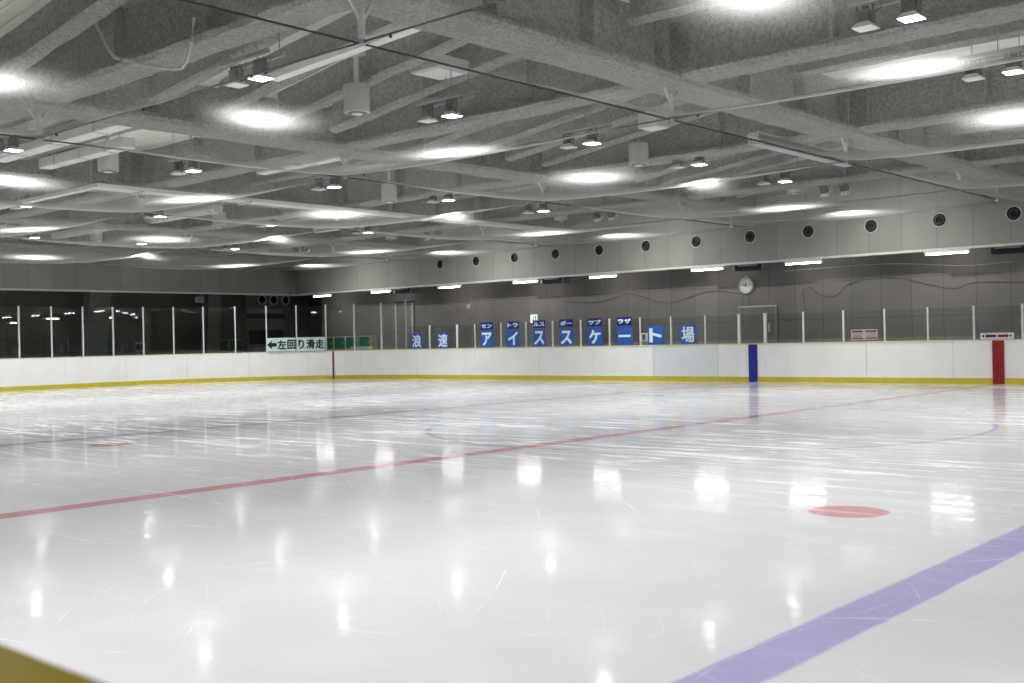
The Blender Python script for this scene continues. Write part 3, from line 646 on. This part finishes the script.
ribbon(0.003, LT, -.02, 0, 0, .155).build('kick_plate', 'yellow', end); ribbon(0.003, LT, -.015, .11, 1.165, 1.2).build('cap_rail', 'paleyellow', end)
sg = math.radians(28.3) * RC; ribbon(sg - .035, sg + .035, -.026, -.001, 0, 1.17, 1).build('goal_line_stripe', 'dkred', end)
arc_posts = [math.radians(a) * RC for a in (4.2, 12.9, 21.7, 30.4, 39.0, 47.5, 56.1, 64.8, 72.9, 81.2, 89.7)]
arc_posts += [RC * PI / 2 + d for d in (1.21, 2.46, 3.70, 4.95, 6.2, 7.45, 8.7, 9.95, 11.2, 12.45)]
for i, s_ in enumerate(arc_posts): ribbon(s_ - .024, s_ + .024, .0, .06, 1.19, 3.14 if i else 3.2, 1).build('glass_post', 'alu' if i else 'dkalu', end)
for a, b in zip(arc_posts[:-1], arc_posts[1:]): ribbon(a + .02, b - .02, .022, .034, 1.2, 3.10, 4).build('glass_pane', 'glass', end)
# near barrier (the photographer leans over its yellow cap) and the right end
nr = thing('rink_barrier', (0, YN - .035, 0), 'near barrier with a wide glossy yellow cap in front of the viewer', 'rink barrier')
MB().box(-22.5, 22.5, -.04, 0, 0, 1.165, .003).build('board_panel', 'board', nr); MB().box(-22.5, 22.5, 0, .02, 0, .155, .004).build('kick_plate', 'yellow', nr)
MB().box(-22.5, 22.5, -.16, .012, 1.165, 1.2, .006).build('cap_rail', 'cap', nr)
re_ = thing('rink_barrier', (31, -15, 0), 'white barrier round the right end of the rink behind the viewer', 'rink barrier')
rings = {'board_panel': (0, .04, 0, 1.165, 'board'), 'kick_plate': (-.02, 0, 0, .155, 'yellow'), 'cap_rail': (-.015, .11, 1.165, 1.2, 'paleyellow')}
for nm_, (d0, d1, z0, z1, mt) in rings.items():
    rr = []
    pts = [((XE - RC) + 0, YN, 0, -1)] 
    P = []
    for k in range(0, 91, 6): th = 270 + k; P.append((arc_pt(th, RC, XE - RC, YN + RC), th))
    for k in range(0, 91, 6): th = k; P.append((arc_pt(th, RC, XE - RC, -RC), th))
    for (x, y), th in P:
        nx, ny = math.cos(math.radians(th)), math.sin(math.radians(th)); q = lambda d, z: (x + nx * d - 31, y + ny * d + 15, z); rr.append([q(d0, z0), q(d1, z0), q(d1, z1), q(d0, z1)])
    MB().loft(rr).build(nm_, mt, re_)

# ------------------------------------------------------------------ lettering on the glass
signs = [(-22.80, -22.16, 1.22, 1.82, '浪', 'square blue character sign nearest the arrow sign (浪)'), (-21.30, -20.68, 1.22, 1.82, '速', 'square blue character sign second from the arrow sign (速)'),
         (-18.94, -18.32, 1.22, 1.85, 'ア', 'blue letter sign under the first small navy sign (ア)'), (-17.61, -17.0, 1.22, 1.85, 'イ', 'blue letter sign under the second small navy sign (イ)'),
         (-16.33, -15.73, 1.22, 1.85, 'ス', 'blue letter sign under the third small navy sign (ス)'), (-15.08, -14.46, 1.22, 1.83, 'ス', 'blue letter sign under the fourth small navy sign (ス)'),
         (-13.81, -13.18, 1.22, 1.83, 'ケ', 'blue letter sign under the fifth small navy sign (ケ)'), (-12.54, -11.91, 1.22, 1.83, 'ー', 'blue sign with a single pale horizontal bar'),
         (-11.28, -10.64, 1.22, 1.83, 'ト', 'blue letter sign without a navy sign above, beside the number plate (ト)'), (-10.0, -9.39, 1.22, 1.83, '場', 'square blue character sign at the end of the row nearest the clock (場)')]
for x0, x1, z0, z1, s_, lab in signs:
    sign(x0, x1, z0, z1, s_, 'signblue', 'signtext', lab + ' on the glass', .8, .15 if s_ == 'ー' else (.86 if s_ in '浪速場' else .8), .022 if s_ in '浪速場' else .045)
for i, (x0, x1, s_) in enumerate(((-18.94, -18.32, 'セン'), (-17.61, -17.0, 'トラ'), (-16.33, -15.73, 'ルス'), (-15.08, -14.46, 'ポー'), (-13.81, -13.18, 'ツプ'), (-12.54, -11.91, 'ラザ'))):
    sign(x0, x1, 1.89, 2.17, s_, 'signnavy', 'signtext', 'small navy sign above a blue letter sign, %s from the arrow sign (%s)' % (ORD[i], s_), .86, .58, .045)
t = thing('number_plate', (-11.42, YS, 1.33), 'small grey plate with the number 8 between two blue signs', 'sign')
MB().box(-.14, .14, -.006, 0, 0, .28, .002).build('panel', 'lgrey', t); put_text('8', .12, .2, (-.02, -.009, .14), 'ink', t, 'numeral', .01)
# mint arrow sign, bent over two panes of the corner
def corner_sign(s0, s1, items, label):
    (xa, ya), _ = path_pt(s0); (xb, yb), _ = path_pt(s1); mid = Vector(((xa + xb) / 2, (ya + yb) / 2, 1.21)); d = Vector((xb - xa, yb - ya, 0)); L = d.length
    # viewer inside the rink reads from the end side (larger s) to smaller s
    rz = math.atan2(ya - yb, xa - xb); t = thing('direction_sign', mid, label, 'sign', None, rz)
    MB().box(-L / 2 + .03, L / 2 - .03, -.05, -.04, 0, .57, .003).build('panel', 'mint', t)
    for kind, x, w_ in items:
        if kind == '<-':
            MB().loft([[(x - .2, y, .285), (x + .0, y, .10), (x + .0, y, .21), (x + .2, y, .21), (x + .2, y, .36), (x + .0, y, .36), (x + .0, y, .47)] for y in (-.058, -.05)]).build('arrow', 'ink', t)
        else: put_text(kind, w_, .40, (x, -.054, .285), 'ink', t, 'lettering', .035)
    return t
A = [math.radians(a) * RC for a in (47.5, 39.0, 30.4)]
corner_sign(A[1], A[0], [('<-', -.40, .4), ('左', .02, .37), ('回', .42, .35)], 'pale mint sign with a black arrow and two characters on the corner glass')
corner_sign(A[2], A[1], [('り', -.42, .26), ('滑', -.02, .38), ('走', .38, .38)], 'pale mint sign with three black characters (り滑走) beside the green lockers')
# notices
t = thing('notice_board', (-3.72, YS, 1.25), 'grey double notice with red bands on the glass between two posts', 'sign')
MB().box(-.40, .40, -.008, 0, 0, .30, .002).build('panel', 'paper', t)
for s_ in (-.20, .20):
    MB().box(s_ - .17, s_ + .17, -.011, -.008, .22, .27).build('heading_band', 'signred', t); MB().box(s_ - .17, s_ + .17, -.011, -.008, .03, .065).build('footer_band', 'signred', t)
    for q in range(3): MB().box(s_ - .13, s_ + .12, -.011, -.008, .09 + q * .04, .105 + q * .04).build('text_line', 'grey', t)
t = thing('arrow_plate', (-0.02, YS, 1.21), 'low white plate with blue and red arrows above the red stripe', 'sign')
MB().box(-.43, .43, -.008, 0, 0, .165, .002).build('panel', 'white', t)
def arrow(x0, x1, zc, h, mat, par, nm_):
    d = 1 if x1 > x0 else -1; hx = x1 - d * .07
    return MB().loft([[(x0, y, zc - h * .28), (hx, y, zc - h * .28), (hx, y, zc - h * .5), (x1, y, zc), (hx, y, zc + h * .5), (hx, y, zc + h * .28), (x0, y, zc + h * .28)] for y in (-.013, -.008)]).build(nm_, mat, par)
arrow(-.02, -.31, .083, .13, 'bluep', t, 'blue_arrow'); arrow(-.33, -.40, .083, .09, 'ink', t, 'black_arrow'); arrow(.02, .31, .083, .13, 'signred', t, 'red_arrow'); arrow(.33, .40, .083, .09, 'signred', t, 'red_arrow')

# ------------------------------------------------------------------ behind the end barrier
def locker(x, y, label, rz=0, col='green'):
    t = thing('locker', (x, y, 0), label, 'locker', None, rz)
    MB().box(-.4, .4, 0, .45, 0, 1.82, .01).build('locker_body', 'cream', t)
    for z in (.08, .66, 1.24):
        d = MB().box(-.37, .37, -.02, 0, z, z + .54, .006).build('locker_door', col, t); MB().box(.24, .30, -.035, -.02, z + .24, z + .32, .004).build('handle', 'cream', d)
for i, x in enumerate((-31.55, -30.7, -29.85)): locker(x, YW - .5, 'green locker behind the corner glass, %s of three from the arrow sign' % ORD[i])
locker(-28.9, YW - .5, 'cream locker with a green door beside the three green lockers', 0, 'green')
for i, y in enumerate((.2, 1.05)): locker(-36.9, y, 'green locker against the dark end wall, %s of two from the ice machine' % ORD[1 - i], -PI / 2)
for o in [x for x in sc.objects if x.name.startswith('locker') and x.type == 'EMPTY' and abs(x.location.x + 36.9) < .01]: o.location.x = -36.5; o.rotation_euler.z = PI / 2
bx_ = thing('notice_strip', (-28.9, YW - .56, 1.2), 'low white and yellow strip of labels before the lockers', 'sign')
MB().box(-.9, .35, -.02, 0, 0, .14, .003).build('white_part', 'paper', bx_); MB().box(.35, .62, -.02, 0, 0, .14, .003).build('yellow_part', 'yellowgreen', bx_)
bo = thing('plant_booth', (-36.95, 2.75, 0), 'grey plant booth with a dark window band behind the end glass', 'booth')
MB().box(0, .5, -1.05, 1.15, 0, 3.0, .02).build('booth_body', 'mach', bo); MB().box(.5, .53, -1.0, 1.1, 1.55, 2.25, .005).build('window_band', 'black', bo); MB().box(.5, .55, -1.1, 1.2, 2.85, 3.05, .01).build('hood', 'dark', bo); MB().box(.5, .53, -.7, .4, 1.25, 1.42, .005).build('name_strip', 'paper', bo)
bu = thing('plant_bulkhead', (-36.95, 2.75, 0), 'grey bulkhead that carries the three round duct mouths', 'bulkhead')
MB().box(0, .4, -1.05, 1.6, 3.15, 4.75, .02).build('bulkhead_box', 'mach', bu); MB().box(.4, .46, -1.0, 1.1, 3.12, 3.32, .01).build('ledge', 'lgrey', bu)
for i, y in enumerate((2.6, 3.3, 4.05)):
    t = thing('duct_mouth', (-36.5, y, 3.80), 'round duct mouth with pale ring behind the end glass, %s of three' % ORD[i], 'duct', 'round duct mouths')
    MB().lathe([(.20, .0), (.20, .10), (.27, .10), (.27, 0)], (0, 0, 0), 28, 'x', False).build('ring', 'white', t, True); MB().lathe([(0, .01), (.21, .02), (.21, 0)], (0, 0, 0), 28, 'x').build('opening', 'black', t)
t = thing('wall_notice', (-36.95, -3.9, 1.25), 'pale square notice with two dark pictures on the dark end wall', 'notice')
MB().box(0, .02, -.25, .25, .05, .52, .004).build('panel', 'lgrey', t)
for s_ in (-.12, .12): MB().box(.02, .025, s_ - .08, s_ + .08, .14, .42).build('picture', 'black', t)
t = thing('small_speaker', (-33.06, -3.2, 3.55), 'small pale box speaker under the end fascia', 'speaker')
MB().box(-.12, .12, -.16, .16, -.1, .15, .015).build('speaker_box', 'lgrey', t); MB().box(.12, .13, -.12, .12, -.07, .12).build('front_grille', 'grey', t); MB().tube([(0, 0, .15), (0, 0, .285)], .015, 6).build('bracket', 'grey', t)
# glowing strips added to imitate lamp reflections in the end glass
for i, (y, z, l_) in enumerate(((-11.9, 2.45, .55), (-8.2, 2.80, .55), (-5.6, 2.85, .35), (-9.9, 2.62, .25))):
    t = thing('fluorescent_light', (-36.6, y, z), 'small glowing strip imitating a reflection in the end glass, %s from the arrow sign' % ORD[[3, 1, 0, 2][i]], 'fluorescent light')
    MB().box(-.39, .0, -l_ / 2, l_ / 2, .02, .08, .01).build('housing', 'white', t); MB().tube([(.03, -l_ / 2, .03), (.03, l_ / 2, .03)], .022, 8).build('tube', 'reflection_strip', t)  # housing and tube only shape the added strip, no real fitting
